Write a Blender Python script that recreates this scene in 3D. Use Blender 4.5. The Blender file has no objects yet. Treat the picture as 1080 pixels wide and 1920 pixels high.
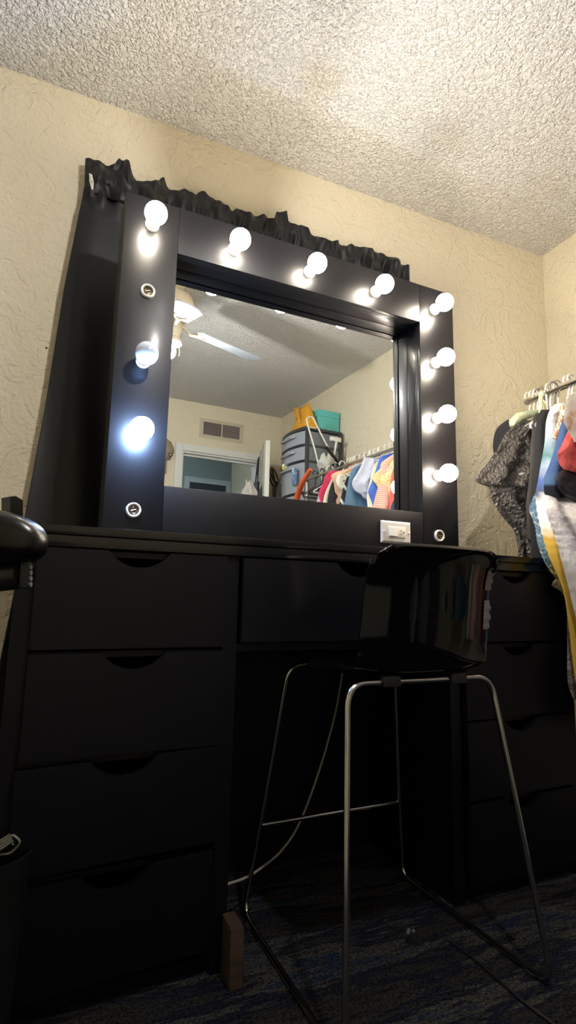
import bpy, bmesh, math, random
from mathutils import Vector as V, Matrix, noise
from math import sin, cos, pi, radians as R
random.seed(7)
SC = bpy.context.scene
COL = SC.collection
C0 = V((-0.088131, -1.765156, 0.779705)); CR = V((0.919625, -0.392202, 0.021596))
CU = V((-0.080047, -0.133298, 0.987838)); CF = V((0.384554, 0.910170, 0.153979)); FPX = 1025.569
PH = 0.03355857          # the vanity stands turned this much from the wall
YM = -0.2680             # mirror plane (vanity frame)
YB = -3.229; XR = 1.966; XL = -1.45; HC = 2.44; YN = 0.0
# ------------------------------------------------------------------ materials
def lin(c):
    return tuple(((x/255)/12.92 if x/255 <= .04045 else ((x/255+.055)/1.055)**2.4) for x in c) + (1,)
MATS = {}
def ramp(cr, stops):
    stops = sorted(stops); cr.elements[0].position = stops[0][0]; cr.elements[0].color = lin(stops[0][1])
    cr.elements[1].position = stops[-1][0]; cr.elements[1].color = lin(stops[-1][1])
    for p, c in stops[1:-1]: cr.elements.new(p).color = lin(c)
def mat(name, col, rough=.5, metal=0., spec=.5, coat=0., emit=None, es=0., bump=None, vary=None, sheen=0., trans=0.):
    if name in MATS: return MATS[name]
    m = bpy.data.materials.new(name); m.use_nodes = True
    nt = m.node_tree; b = nt.nodes['Principled BSDF']
    b.inputs['Base Color'].default_value = lin(col); b.inputs['Roughness'].default_value = rough
    b.inputs['Metallic'].default_value = metal; b.inputs['Specular IOR Level'].default_value = spec
    b.inputs['Coat Weight'].default_value = coat; b.inputs['Coat Roughness'].default_value = .14; b.inputs['Sheen Weight'].default_value = sheen
    b.inputs['Transmission Weight'].default_value = trans
    if emit: b.inputs['Emission Color'].default_value = (*emit, 1); b.inputs['Emission Strength'].default_value = es
    if bump or vary:
        tc = nt.nodes.new('ShaderNodeTexCoord')
    if bump:   # (kind, scale, distance, detail)
        kind, sc, dist, det = bump
        n = nt.nodes.new('ShaderNodeTexNoise'); n.inputs['Scale'].default_value = sc; n.inputs['Detail'].default_value = det
        nt.links.new(tc.outputs['Object'], n.inputs['Vector']); h = n.outputs['Fac']
        if kind == 'plaster':
            n2 = nt.nodes.new('ShaderNodeTexNoise'); n2.inputs['Scale'].default_value = sc*.16; n2.inputs['Detail'].default_value = 3; n2.inputs['Distortion'].default_value = 1.8
            nt.links.new(tc.outputs['Object'], n2.inputs['Vector'])
            r = nt.nodes.new('ShaderNodeValToRGB'); r.color_ramp.elements[0].position = .46; r.color_ramp.elements[1].position = .56
            nt.links.new(n2.outputs['Fac'], r.inputs['Fac'])
            a = nt.nodes.new('ShaderNodeMath'); a.operation = 'MULTIPLY_ADD'; a.inputs[1].default_value = .35
            nt.links.new(r.outputs['Color'], a.inputs[0]); nt.links.new(h, a.inputs[2]); h = a.outputs[0]
        if kind == 'popcorn':
            v = nt.nodes.new('ShaderNodeTexVoronoi'); v.inputs['Scale'].default_value = sc; v.feature = 'SMOOTH_F1'; v.inputs['Smoothness'].default_value = .6
            w = nt.nodes.new('ShaderNodeVectorMath'); w.operation = 'MULTIPLY_ADD'; w.inputs[1].default_value = (.03,.03,.03)
            nt.links.new(n.outputs['Color'], w.inputs[0]); nt.links.new(tc.outputs['Object'], w.inputs[2]); nt.links.new(w.outputs[0], v.inputs['Vector'])
            a = nt.nodes.new('ShaderNodeMath'); a.operation = 'SUBTRACT'; a.inputs[0].default_value = 1
            nt.links.new(v.outputs['Distance'], a.inputs[1]); h = a.outputs[0]
        bp = nt.nodes.new('ShaderNodeBump'); bp.inputs['Distance'].default_value = dist; bp.inputs['Strength'].default_value = 1
        nt.links.new(h, bp.inputs['Height']); nt.links.new(bp.outputs[0], b.inputs['Normal'])
    if vary:   # (scale, color2, lo, hi, stretch)
        sc, c2, lo, hi, st = vary
        mp = nt.nodes.new('ShaderNodeMapping'); mp.inputs['Scale'].default_value = st
        nt.links.new(tc.outputs['Object'], mp.inputs['Vector'])
        n = nt.nodes.new('ShaderNodeTexNoise'); n.inputs['Scale'].default_value = sc; n.inputs['Detail'].default_value = 3
        nt.links.new(mp.outputs[0], n.inputs['Vector'])
        r = nt.nodes.new('ShaderNodeValToRGB'); r.color_ramp.elements[0].position = lo; r.color_ramp.elements[1].position = hi
        r.color_ramp.elements[0].color = lin(col); r.color_ramp.elements[1].color = lin(c2)
        nt.links.new(n.outputs['Fac'], r.inputs['Fac']); nt.links.new(r.outputs['Color'], b.inputs['Base Color'])
    MATS[name] = m
    return m
def banded(name, stops, z0, z1, rough=.8, wob=.04):
    """cloth whose colour changes in bands down its length (tie dye)"""
    m = mat(name, (200,200,200), rough, bump=('n', 300, .001, 2)); nt = m.node_tree; b = nt.nodes['Principled BSDF']
    tc = nt.nodes.new('ShaderNodeTexCoord'); s = nt.nodes.new('ShaderNodeSeparateXYZ'); nt.links.new(tc.outputs['Object'], s.inputs[0])
    n = nt.nodes.new('ShaderNodeTexNoise'); n.inputs['Scale'].default_value = 14; nt.links.new(tc.outputs['Object'], n.inputs['Vector'])
    a = nt.nodes.new('ShaderNodeMath'); a.operation = 'MULTIPLY_ADD'; a.inputs[1].default_value = wob*2
    nt.links.new(n.outputs['Fac'], a.inputs[0]); nt.links.new(s.outputs['Z'], a.inputs[2])
    mr = nt.nodes.new('ShaderNodeMapRange'); mr.inputs['From Min'].default_value = z0+wob; mr.inputs['From Max'].default_value = z1+wob
    nt.links.new(a.outputs[0], mr.inputs['Value'])
    r = nt.nodes.new('ShaderNodeValToRGB'); cr = r.color_ramp
    ramp(cr, stops)
    nt.links.new(mr.outputs[0], r.inputs['Fac']); nt.links.new(r.outputs['Color'], b.inputs['Base Color'])
    return m
def striped(name, c1, c2, scale, axis='X', duty=.5, rough=.8):
    m = mat(name, c1, rough); nt = m.node_tree; b = nt.nodes['Principled BSDF']
    tc = nt.nodes.new('ShaderNodeTexCoord'); w = nt.nodes.new('ShaderNodeTexWave'); w.bands_direction = axis
    w.inputs['Scale'].default_value = scale; w.inputs['Distortion'].default_value = .6
    nt.links.new(tc.outputs['Object'], w.inputs['Vector'])
    r = nt.nodes.new('ShaderNodeValToRGB'); r.color_ramp.elements[0].position = duty-.04; r.color_ramp.elements[1].position = duty+.04
    r.color_ramp.elements[0].color = lin(c1); r.color_ramp.elements[1].color = lin(c2)
    nt.links.new(w.outputs['Fac'], r.inputs['Fac']); nt.links.new(r.outputs['Color'], b.inputs['Base Color'])
    return m
def dotted(name, c1, c2, scale, thr=.3):
    m = mat(name, c1, .8); nt = m.node_tree; b = nt.nodes['Principled BSDF']
    tc = nt.nodes.new('ShaderNodeTexCoord'); v = nt.nodes.new('ShaderNodeTexVoronoi'); v.inputs['Scale'].default_value = scale
    nt.links.new(tc.outputs['Object'], v.inputs['Vector'])
    r = nt.nodes.new('ShaderNodeValToRGB'); r.color_ramp.elements[0].position = thr; r.color_ramp.elements[1].position = thr+.06
    r.color_ramp.elements[0].color = lin(c2); r.color_ramp.elements[1].color = lin(c1)
    nt.links.new(v.outputs['Distance'], r.inputs['Fac']); nt.links.new(r.outputs['Color'], b.inputs['Base Color'])
    return m
M_WALL = mat('wall_paint', (226,215,188), .75, spec=.25, bump=('plaster', 75, .006, 4))
M_CEIL = mat('popcorn_ceiling', (228,225,219), .9, spec=.2, bump=('popcorn', 84, .015, 2))
M_BLK = mat('black_lacquer', (9,8,11), .40, spec=.34, coat=.15, vary=(3,(13,12,14),.35,.7,(1,1,1)))
M_DESK = mat('black_desk_paint', (5,5,13), .42, spec=.3)
M_GLOSS = mat('black_gloss_plastic', (5,5,6), .07, spec=.42)
M_CHROME = mat('chrome', (190,188,185), .16, 1.)
M_CURT = mat('black_satin_cloth', (8,9,15), .4, spec=.4, sheen=.08, bump=('n', 500, .0006, 2))
M_WHITE = mat('white_plastic', (232,228,218), .35)
M_HANG = mat('white_hanger_plastic', (225,222,212), .4)
M_TRIM = mat('white_trim_paint', (222,222,215), .45)
M_DOOR = mat('door_paint', (226,224,210), .5)
M_DARK = mat('dark_hole', (6,6,6), .8)
M_PORC = mat('socket_porcelain', (215,208,196), .3)
M_BRASS = mat('socket_metal', (150,130,100), .35, 1.)
M_WARM = mat('lit_bulb_warm', (255,240,215), .4, emit=(1.,.89,.73), es=60)
M_COOL = mat('lit_bulb_cool', (235,240,255), .4, emit=(.36,.57,1.), es=210)
M_OFF = mat('unlit_bulb_glass', (205,218,240), .22, spec=.7)
M_FAN = mat('fan_white_shaded', (172,178,184), .4)  # white blades greyed: their weak light from below is put into the colour
M_CREAM = mat('fan_cream', (214,202,176), .4)
# ------------------------------------------------------------------ mesh helpers
class MB:
    def __init__(s): s.bm = bmesh.new()
    def box(s, x0, x1, y0, y1, z0, z1, bev=0):
        vs = [s.bm.verts.new((x, y, z)) for x in (x0,x1) for y in (y0,y1) for z in (z0,z1)]
        fs = [s.bm.faces.new([vs[i] for i in q]) for q in ((0,1,3,2),(4,6,7,5),(0,4,5,1),(2,3,7,6),(0,2,6,4),(1,5,7,3))]
        if bev:
            es = {e for f in fs for e in f.edges}
            bmesh.ops.bevel(s.bm, geom=list(es), offset=bev, segments=2, affect='EDGES', profile=.6)
        return s
    def prism(s, pts, y0, y1):           # outline in x,z extruded along y
        a = [s.bm.verts.new((x, y0, z)) for x, z in pts]; b = [s.bm.verts.new((x, y1, z)) for x, z in pts]
        n = len(pts); s.bm.faces.new(a); s.bm.faces.new(b[::-1])
        for i in range(n): s.bm.faces.new((a[i], b[i], b[(i+1)%n], a[(i+1)%n]))
        bmesh.ops.recalc_face_normals(s.bm, faces=s.bm.faces); return s
    def tube(s, pts, r, seg=10, cap=True, closed=False):
        pts = [V(p) for p in pts]; n = len(pts); rr = r if isinstance(r, (list,tuple)) else [r]*n
        rings = []; up = None
        for i, p in enumerate(pts):
            a = pts[(i-1)%n] if (i or closed) else p; b = pts[(i+1)%n] if (i < n-1 or closed) else p
            t = (b-a).normalized()
            if up is None: up = V((0,0,1)) if abs(t.z) < .9 else V((1,0,0))
            side = t.cross(up).normalized(); up = side.cross(t).normalized()
            rings.append([s.bm.verts.new(p + rr[i]*(cos(2*pi*k/seg)*side + sin(2*pi*k/seg)*up)) for k in range(seg)])
        m = n if closed else n-1
        for i in range(m):
            A, B = rings[i], rings[(i+1)%n]
            for k in range(seg): s.bm.faces.new((A[k], A[(k+1)%seg], B[(k+1)%seg], B[k]))
        if cap and not closed: s.bm.faces.new(rings[0][::-1]); s.bm.faces.new(rings[-1])
        return s
    def lathe(s, prof, c=(0,0,0), axis='Z', seg=28, sc=(1,1)):  # prof: (radius, height)
        rings = []
        for r, h in prof:
            ring = []
            for k in range(seg):
                a = 2*pi*k/seg; x, y = r*cos(a)*sc[0], r*sin(a)*sc[1]
                p = {'Z':(x,y,h),'Y':(x,h,y),'X':(h,x,y)}[axis]
                ring.append(s.bm.verts.new(V(p)+V(c)))
            rings.append(ring)
        for A, B in zip(rings, rings[1:]):
            for k in range(seg): s.bm.faces.new((A[k], A[(k+1)%seg], B[(k+1)%seg], B[k]))
        s.bm.faces.new(rings[0][::-1]); s.bm.faces.new(rings[-1])
        bmesh.ops.recalc_face_normals(s.bm, faces=s.bm.faces); return s
    def grid(s, f, nu, nv, closed_u=False):
        g = [[s.bm.verts.new(f(u/(nu if closed_u else nu-1), v/(nv-1))) for u in range(nu)] for v in range(nv)]
        for j in range(nv-1):
            for i in range(nu if closed_u else nu-1): s.bm.faces.new((g[j][i], g[j][(i+1)%nu], g[j+1][(i+1)%nu], g[j+1][i]))
        return g
    def build(s, name, m, parent=None, smooth=True, loc=None, rotz=0):
        me = bpy.data.meshes.new(name)
        bmesh.ops.recalc_face_normals(s.bm, faces=s.bm.faces)
        s.bm.to_mesh(me); s.bm.free()
        if smooth:
            for p in me.polygons: p.use_smooth = True
            me.set_sharp_from_angle(angle=R(38))
        me.materials.append(m)
        o = bpy.data.objects.new(name, me); COL.objects.link(o)
        if parent: o.parent = parent
        if loc: o.location = loc
        if rotz: o.rotation_euler.z = rotz
        return o
def tag(o, label=None, cat=None, group=None, kind=None):
    if label: o['label'] = label
    if cat: o['category'] = cat
    if group: o['group'] = group
    if kind: o['kind'] = kind
    return o
def thing(name, label, cat, loc=(0,0,0), rotz=0, group=None):
    o = bpy.data.objects.new(name, None); COL.objects.link(o); o.location = loc; o.rotation_euler = (0,0,rotz)
    o.empty_display_size = .05
    return tag(o, label, cat, group)
def struct(name, mb, m, parent=None, smooth=False):
    o = mb.build(name, m, parent, smooth)
    if not parent: o['kind'] = 'structure'
    return o
def bend(pts, rad, n=7):
    """polyline with rounded corners"""
    pts = [V(p) for p in pts]; out = [pts[0]]
    for a, b, c in zip(pts, pts[1:], pts[2:]):
        d = min(rad, (a-b).length*.48, (c-b).length*.48); p, q = b+(a-b).normalized()*d, b+(c-b).normalized()*d
        for i in range(n+1):
            t = i/n; out.append(p*(1-t)**2 + b*2*t*(1-t) + q*t*t)
    out.append(pts[-1]); return out
# pixel of the photograph -> point of the place (real distances are given by a plane of the room)
def ray(u, v): return C0, CF + CR*((u-540)/FPX) - CU*((v-960)/FPX)
def at(u, v, axis, val):
    o, d = ray(u, v); t = (val-o[axis])/d[axis]; return o+d*t
NM = V((-sin(PH), cos(PH), 0))
def mat_(u, v, axis, val):
    o, d = ray(u, v); t = (YM-o.dot(NM))/d.dot(NM); p = o+d*t; d = d-2*d.dot(NM)*NM
    t = (val-p[axis])/d[axis]; return p+d*t
def depth(u, v, t):
    o, d = ray(u, v); return o+d*t
# ------------------------------------------------------------------ the room
T = .12
struct('floor', MB().box(XL-T, XR+T, YB-1.5, YN+T, -.1, 0), mat('carpet', (26,26,30), .95, spec=.1))
def carpet():
    m = MATS['carpet']; nt = m.node_tree; b = nt.nodes['Principled BSDF']
    tc = nt.nodes.new('ShaderNodeTexCoord')
    mp = nt.nodes.new('ShaderNodeMapping'); mp.inputs['Scale'].default_value = (1.2, 7, 1); mp.inputs['Rotation'].default_value = (0,0,R(6))
    nt.links.new(tc.outputs['Object'], mp.inputs['Vector'])
    n = nt.nodes.new('ShaderNodeTexNoise'); n.inputs['Scale'].default_value = 1.25; n.inputs['Detail'].default_value = 7; n.inputs['Roughness'].default_value = .7
    nt.links.new(mp.outputs[0], n.inputs['Vector'])
    r = nt.nodes.new('ShaderNodeValToRGB'); cr = r.color_ramp
    ramp(cr, ((.34,(14,14,18)),(.43,(54,52,50)),(.49,(18,22,44)),(.54,(78,76,70)),(.60,(22,42,70)),(.68,(88,66,44))))
    nt.links.new(n.outputs['Fac'], r.inputs['Fac'])
    g = nt.nodes.new('ShaderNodeTexNoise'); g.inputs['Scale'].default_value = 160; g.inputs['Detail'].default_value = 3
    nt.links.new(tc.outputs['Object'], g.inputs['Vector'])
    mr = nt.nodes.new('ShaderNodeMapRange'); mr.inputs['From Min'].default_value = .35; mr.inputs['From Max'].default_value = .65; mr.inputs['To Min'].default_value = .2; mr.inputs['To Max'].default_value = 1.05
    nt.links.new(g.outputs['Fac'], mr.inputs['Value'])
    mx = nt.nodes.new('ShaderNodeVectorMath'); mx.operation = 'SCALE'; nt.links.new(r.outputs['Color'], mx.inputs[0]); nt.links.new(mr.outputs[0], mx.inputs['Scale'])
    nt.links.new(mx.outputs[0], b.inputs['Base Color'])
    bp = nt.nodes.new('ShaderNodeBump'); bp.inputs['Distance'].default_value = .006; nt.links.new(g.outputs['Fac'], bp.inputs['Height']); nt.links.new(bp.outputs[0], b.inputs['Normal'])
carpet()
struct('ceiling', MB().box(XL-T, XR+T, YB-1.5, YN+T, HC, HC+.1), M_CEIL)
struct('wall_north', MB().box(XL-T, XR+T, YN, YN+T, 0, HC), M_WALL)
struct('wall_east', MB().box(XR, XR+T, YB-1.5, YN, 0, HC), M_WALL)
struct('wall_west', MB().box(XL-T, XL, YB, YN, 0, HC), M_WALL)
DX0, DX1, DZ = 1.03, 1.745, 1.995     # the doorway in the wall behind the camera
struct('wall_south', MB().box(XL-T, DX0, YB-T, YB, 0, HC).box(DX1, XR, YB-T, YB, 0, HC).box(DX0, DX1, YB-T, YB, DZ, HC), M_WALL)
# dim hallway behind the doorway
M_HALL = mat('hall_paint', (132,146,146), .8)
struct('wall_hallway', MB().box(.2, XR, -4.55, -4.5, 0, HC).box(.15, .2, -4.55, YB-T, 0, HC), M_HALL)
tr = MB()
tr.box(DX0-.058, DX0, YB, YB+.018, 0, DZ+.058, .004); tr.box(DX1, DX1+.058, YB, YB+.018, 0, DZ+.058, .004); tr.box(DX0, DX1, YB, YB+.018, DZ, DZ+.058, .004)
tr.box(DX0, DX0+.016, YB-T, YB, 0, DZ, .002); tr.box(DX1-.016, DX1, YB-T, YB, 0, DZ, .002); tr.box(DX0+.016, DX1-.016, YB-T, YB, DZ-.016, DZ, .002)
tr.box(DX0+.016, DX1-.016, YB-.075, YB-.045, DZ-.032, DZ-.016); tr.box(DX0+.016, DX0+.03, YB-.075, YB-.045, 0, DZ-.032)
struct('trim_1', tr, M_TRIM)
hd = MB(); hd.box(1.42, 1.48, -4.5, -4.48, 0, 2.06, .004).box(1.90, 1.96, -4.5, -4.48, 0, 2.06, .004).box(1.48, 1.90, -4.5, -4.48, 2.0, 2.06, .004)
struct('trim_2', hd, mat('hall_trim', (176,186,190), .5))
struct('door_2', MB().box(1.48, 1.90, -4.5, -4.485, 0, 2.0), mat('hall_door', (44,52,62), .5))
for nm, a in (('baseboard_east', (XR-.014, XR, YB, YN, 0, .085)), ('baseboard_south', (XL, DX0-.058, YB, YB+.014, 0, .085)), ('baseboard_west', (XL, XL+.014, YB, YN, 0, .085)), ('baseboard_north', (XL+.014, XR-.014, -.014, YN, 0, .085))):
    struct(nm, MB().box(*a, .003), M_TRIM)
# the open bedroom door, hinged on the right of the doorway and seen edge on
d1 = bpy.data.objects.new('door_1', None); COL.objects.link(d1); d1.location = (1.735, YB+.022, 0); d1['kind'] = 'structure'
d1.rotation_euler.z = math.atan2(.665, -.215)
MB().box(0, .705, -.0175, .0175, .012, 1.985, .0025).build('door_slab', M_DOOR, d1)
kb = MB(); kb.lathe([(.003,-.068),(.024,-.064),(.027,-.05),(.014,-.035),(.026,-.022),(.026,-.0176)], (.645,0,.93), 'Y')
kb.lathe([(.026,.0176),(.026,.022),(.014,.035),(.027,.05),(.024,.064),(.003,.068)], (.645,0,.93), 'Y'); kb.build('door_handle', M_CHROME, d1)
for z in (.25, 1.0, 1.75):
    MB().box(-.008, .02, -.022, -.0175, z-.045, z+.045).lathe([(.005,-.05),(.005,.05)], (-.005,-.021,z), seg=10).build('door_hinge', M_CHROME, d1)
# return air vent above the doorway
va, vb = mat_(375,783,1,YB), mat_(455,832,1,YB)
vt = thing('air_vent', 'dusty cream return air vent high on the back wall above the doorway', 'vent', (va.x, YB, vb.z))
vw, vh = vb.x-va.x, va.z-vb.z
MB().box(0, vw, 0, .006, 0, .03, .001).box(0, vw, 0, .006, vh-.03, vh, .001).box(0, .035, 0, .006, .03, vh-.03, .001).box(vw-.035, vw, 0, .006, .03, vh-.03, .001).box(vw/2-.006, vw/2+.006, 0, .006, .03, vh-.03, .001).build('frame', mat('vent_cream', (200,190,165), .5), vt)
sl = MB()
for k in range(26):
    x = .04+(vw/2-.05)*k/26; sl.box(x, x+.0022, 0, .008, .03, vh-.03)
for k in range(26):
    x = vw/2+.01+(vw/2-.05)*k/26; sl.box(x, x+.0022, 0, .008, .03, vh-.03)
for k in range(5): sl.box(vw/2+.008, vw-.036, .001, .0085, .035+(vh-.07)*k/5, .0385+(vh-.07)*k/5)
sl.build('louvers', mat('vent_slats', (150,135,128), .6), vt)
MB().box(.036, vw-.036, .0003, .0012, .031, vh-.031).build('backing', mat('vent_dust', (92,76,76), .9), vt)
# ------------------------------------------------------------------ the vanity desk
ZD = .9156
desk = thing('vanity_desk', 'long black vanity desk with two drawer pedestals and a kneehole', 'desk', (0,0,0), PH)
YF = -.548; YBK = -.135
def ped(x0, x1):
    b = MB(); w = .018
    b.box(x0, x0+.034, YF, YBK, 0, .872).box(x1-.034, x1, YF, YBK, 0, .872).box(x0+.034, x1-.034, YBK-w, YBK, .03, .872)
    for z in (.03, .239, .449, .655, .862): b.box(x0+.034, x1-.034, YF+.004, YBK-w, z-.006, z+.006)
    b.box(x0+.034, x1-.034, YF+.02, YF+.036, 0, .024)
    return b
pl = ped(-.176, .291); pl.build('left_pedestal', M_DESK, desk, False)
prr = ped(.913, 1.398); prr.build('right_pedestal', M_DESK, desk, False)
MB().box(.291, .913, YF, YF+.018, .655, .672).box(.291, .913, YBK-.018, YBK, .002, .872).box(.291, .913, YF+.018, YBK-.018, .655, .667).build('kneehole_panel', M_DESK, desk, False)
dt = MB(); dt.box(-.205, 1.43, -.567, -.122, .897, ZD, .0025).box(-.198, 1.423, -.56, -.127, .872, .8965, .0015)
dt.build('desktop', mat('black_desktop', (12,11,14), .2, spec=.55), desk)
def drawer(x0, x1, z0, z1, nx, roll=0, label=None):
    """front panel with a scooped finger pull, and its box"""
    w, h = x1-x0, z1-z0; c = nx-x0
    pts = [(0,0),(w,0),(w,h),(c+.066,h),(c+.060,h-.006)]
    a0 = .0605; dd = .028
    rad = (a0*a0+dd*dd)/(2*dd); ang = math.asin(a0/rad)
    for k in range(13):
        t = ang-2*ang*k/12; pts.append((c+rad*sin(t), h-.006-dd+(rad-rad*cos(t))))
    pts += [(c-.066,h),(0,h)]
    m = MB().prism(pts, -.0155, 0)
    es = [e for e in m.bm.edges if abs(e.verts[0].co.y+.0155) < 1e-5 and abs(e.verts[1].co.y+.0155) < 1e-5]
    bmesh.ops.bevel(m.bm, geom=es, offset=.0022, segments=2, affect='EDGES')
    if roll == 0:
        m.box(.042, .052, .001, .37, .012, h-.05).box(w-.052, w-.042, .001, .37, .012, h-.05).box(.052, w-.052, .36, .37, .012, h-.05).box(.052, w-.052, .001, .36, .012, .018)
    o = m.build('drawer', M_DESK, desk, False); o.location = (x0, YF-.0005, z0); o.rotation_euler.y = roll
    if label: o['label'] = label
for i, (a, b, rl) in enumerate(((.667,.869,0),(.458,.659,0),(.2525,.4455,R(-1.6)),(.042,.2325,R(-2.2)))): drawer(-.141, .257, a, b, .061, rl)
drawer(.296, .909, .675, .868, .613)
for a, b in ((.667,.869),(.458,.659),(.252,.453),(.042,.245)): drawer(.955, 1.358, a, b, 1.156)
# ------------------------------------------------------------------ the lit mirror
W, HF, WB, TI, BI, RC, YFR = 1.1395, .9528, .1475, .1407, .1461, .1544, -.3468
vm = thing('vanity_mirror', 'black framed vanity mirror with round bulbs standing on the desk', 'mirror', (0,0,ZD), PH)
yb = YM+.02
MB().box(0, WB, YFR, YFR+.018, .0005, HF, .0012).build('left_board', M_BLK, vm)
MB().box(W-WB, W, YFR, YFR+.018, .0005, HF, .0012).build('right_board', M_BLK, vm)
MB().box(WB+.0006, W-WB-.0006, YFR, YFR+.018, HF-TI, HF, .0012).build('top_board', M_BLK, vm)
MB().box(WB+.0006, W-WB-.0006, YFR, YFR+.018, .0005, BI, .0012).build('bottom_board', M_BLK, vm)
bx = MB()
y1 = YFR+.0185; ymid = YFR+.030
bx.box(0, .018, y1, yb, .0005, HF).box(W-.018, W, y1, yb, .0005, HF).box(.018, W-.018, y1, yb, HF-.018, HF).box(.018, W-.018, y1, yb, .0005, .018)
for (ya, yz, o) in ((y1, ymid-.002, 0), (ymid, yb-.007, .003)):     # the reveal, built of two nested boxes
    bx.box(WB-.018-o, WB-o, ya, yz, BI-o, HF-TI+o, .001).box(W-WB+o, W-WB+.018+o, ya, yz, BI-o, HF-TI+o, .001)
    bx.box(WB-o, W-WB+o, ya, yz, HF-TI+o, HF-TI+.018+o, .001).box(WB-o, W-WB+o, ya, yz, BI-.018-o, BI-o, .001)
bx.box(.018, W-.018, yb-.0065, yb, .018, HF-.018)
bx.build('frame_box', M_BLK, vm)
mg = mat('mirror_silver', (248,252,252), .0, 1.)
MB().box(WB-.002, W-WB+.002, YM, YM+.005, BI-.002, HF-TI+.002).build('mirror_glass', mg, vm, False)
# screws and sockets
PR, PZ = W-.084, [1.789, 1.591, 1.391, 1.191, .990]
spots = [(.073, z) for z in PZ] + [(.313, 1.789), (.562, 1.789), (.809, 1.789)] + [(1.0555, z) for z in PZ]
def socket(x, z):
    o = MB().lathe([(.0135,-.001),(.0135,-.006),(.0165,-.008),(.019,-.0065),(.0195,-.001),(.0195,.0)], (x,YFR,z-ZD), 'Y', 32)
    o = o.build('bulb_socket', M_PORC, vm)
    MB().lathe([(.0133,-.0012),(.0133,-.0032),(.0125,-.0034)], (x,YFR,z-ZD), 'Y', 24).build('socket_well', mat('socket_inside', (70,60,50), .5), o)
    c = MB()
    for k in range(2): c.tube([(x+(.0105-k*.003)*cos(t*pi/8), YFR-.0042, z-ZD+(.0105-k*.003)*sin(t*pi/8)) for t in range(16)], .0007, 6, closed=True)
    c.tube([(x-.006,YFR-.0045,z-ZD-.002),(x+.006,YFR-.0045,z-ZD+.002)], .0012, 6)
    c.build('socket_contact', M_BRASS, o)
def bulb(x, z, m, label, neck):
    rg = .0298; yc = -.0545
    prof = []
    for k in range(15):
        t = -pi*.5 + (pi*.5+R(50))*k/14; prof.append((max(rg*cos(t), .0004), yc + rg*sin(t)))
    prof += [(.0165, -.0305)]
    o = MB().lathe(prof, (x, YFR, z-ZD), 'Y', 32).build('light_bulb', m, vm)
    o['label'] = label
    MB().lathe([(.0162,-.0315),(.0155,-.026),(.0136,-.018),(.0132,-.0095),(.0132,-.0085)], (x,YFR,z-ZD), 'Y', 28).build('bulb_base', neck, o)
for i, (x, z) in enumerate(spots):
    socket(x, z)
    if i in (1, 4, 12): continue
    col = 'left column' if i < 5 else ('top row' if i < 8 else 'right column')
    if i == 2: bulb(x, z, M_OFF, 'unlit frosted round bulb', M_WHITE)
    elif i == 3: bulb(x, z, M_COOL, 'lit cool bluish white round bulb', M_WHITE)
    else: bulb(x, z, M_WARM, 'lit warm white round bulb', M_WHITE)
# switch and outlet plate, lower right of the frame
ox, oz = .8257, 1.0243
pt = MB(); g = [(0,-.0),(.0,-.07)]
pv = [pt.bm.verts.new(p) for p in ((ox,YFR-.0004,oz-.07-ZD),(ox+.114,YFR-.0004,oz-.07-ZD),(ox+.114,YFR-.0004,oz-ZD),(ox,YFR-.0004,oz-ZD))]
pw = [pt.bm.verts.new(p) for p in ((ox+.006,YFR-.006,oz-.064-ZD),(ox+.108,YFR-.006,oz-.064-ZD),(ox+.108,YFR-.006,oz-.006-ZD),(ox+.006,YFR-.006,oz-.006-ZD))]
pt.bm.faces.new(pv); pt.bm.faces.new(pw[::-1])
for i in range(4): pt.bm.faces.new((pv[i], pw[i], pw[(i+1)%4], pv[(i+1)%4]))
plate = pt.build('outlet_plate', mat('ivory_plate', (214,206,196), .4), vm, False); plate['label'] = 'off-white wall plate with rocker switch and outlet'
cz = oz-.035-ZD; cx = ox+.057
MB().box(cx-.033, cx+.033, YFR-.0085, YFR-.0055, cz-.0165, cz+.0165, .001).build('device_body', mat('ivory_plastic', (224,217,204), .4), plate)
rk = MB().prism([(cx-.030,cz-.013),(cx+.001,cz-.013),(cx+.001,cz+.013),(cx-.030,cz+.013)], -.001, 0)
for v in rk.bm.verts: v.co.y = YFR-.0086 - (0 if v.co.y > -.0005 else (.007 if v.co.x < cx-.02 else .0015))
rk.build('rocker_switch', M_WHITE, plate, False)
hs = MB().box(cx+.012, cx+.019, YFR-.0089, YFR-.0086, cz+.0045, cz+.0062).box(cx+.012, cx+.019, YFR-.0089, YFR-.0086, cz-.0062, cz-.0045).lathe([(.0023,-.0089),(.0023,-.0086)], (cx+.0255,YFR,cz), 'Y', 14)
hs.build('outlet_slots', M_DARK, plate, False)
for dx in (-.0485, .0485): MB().lathe([(.0005,-.0085),(.003,-.0078),(.0034,-.0062)], (cx+dx,YFR,cz), 'Y', 16).build('plate_screw', M_WHITE, plate)
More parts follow.
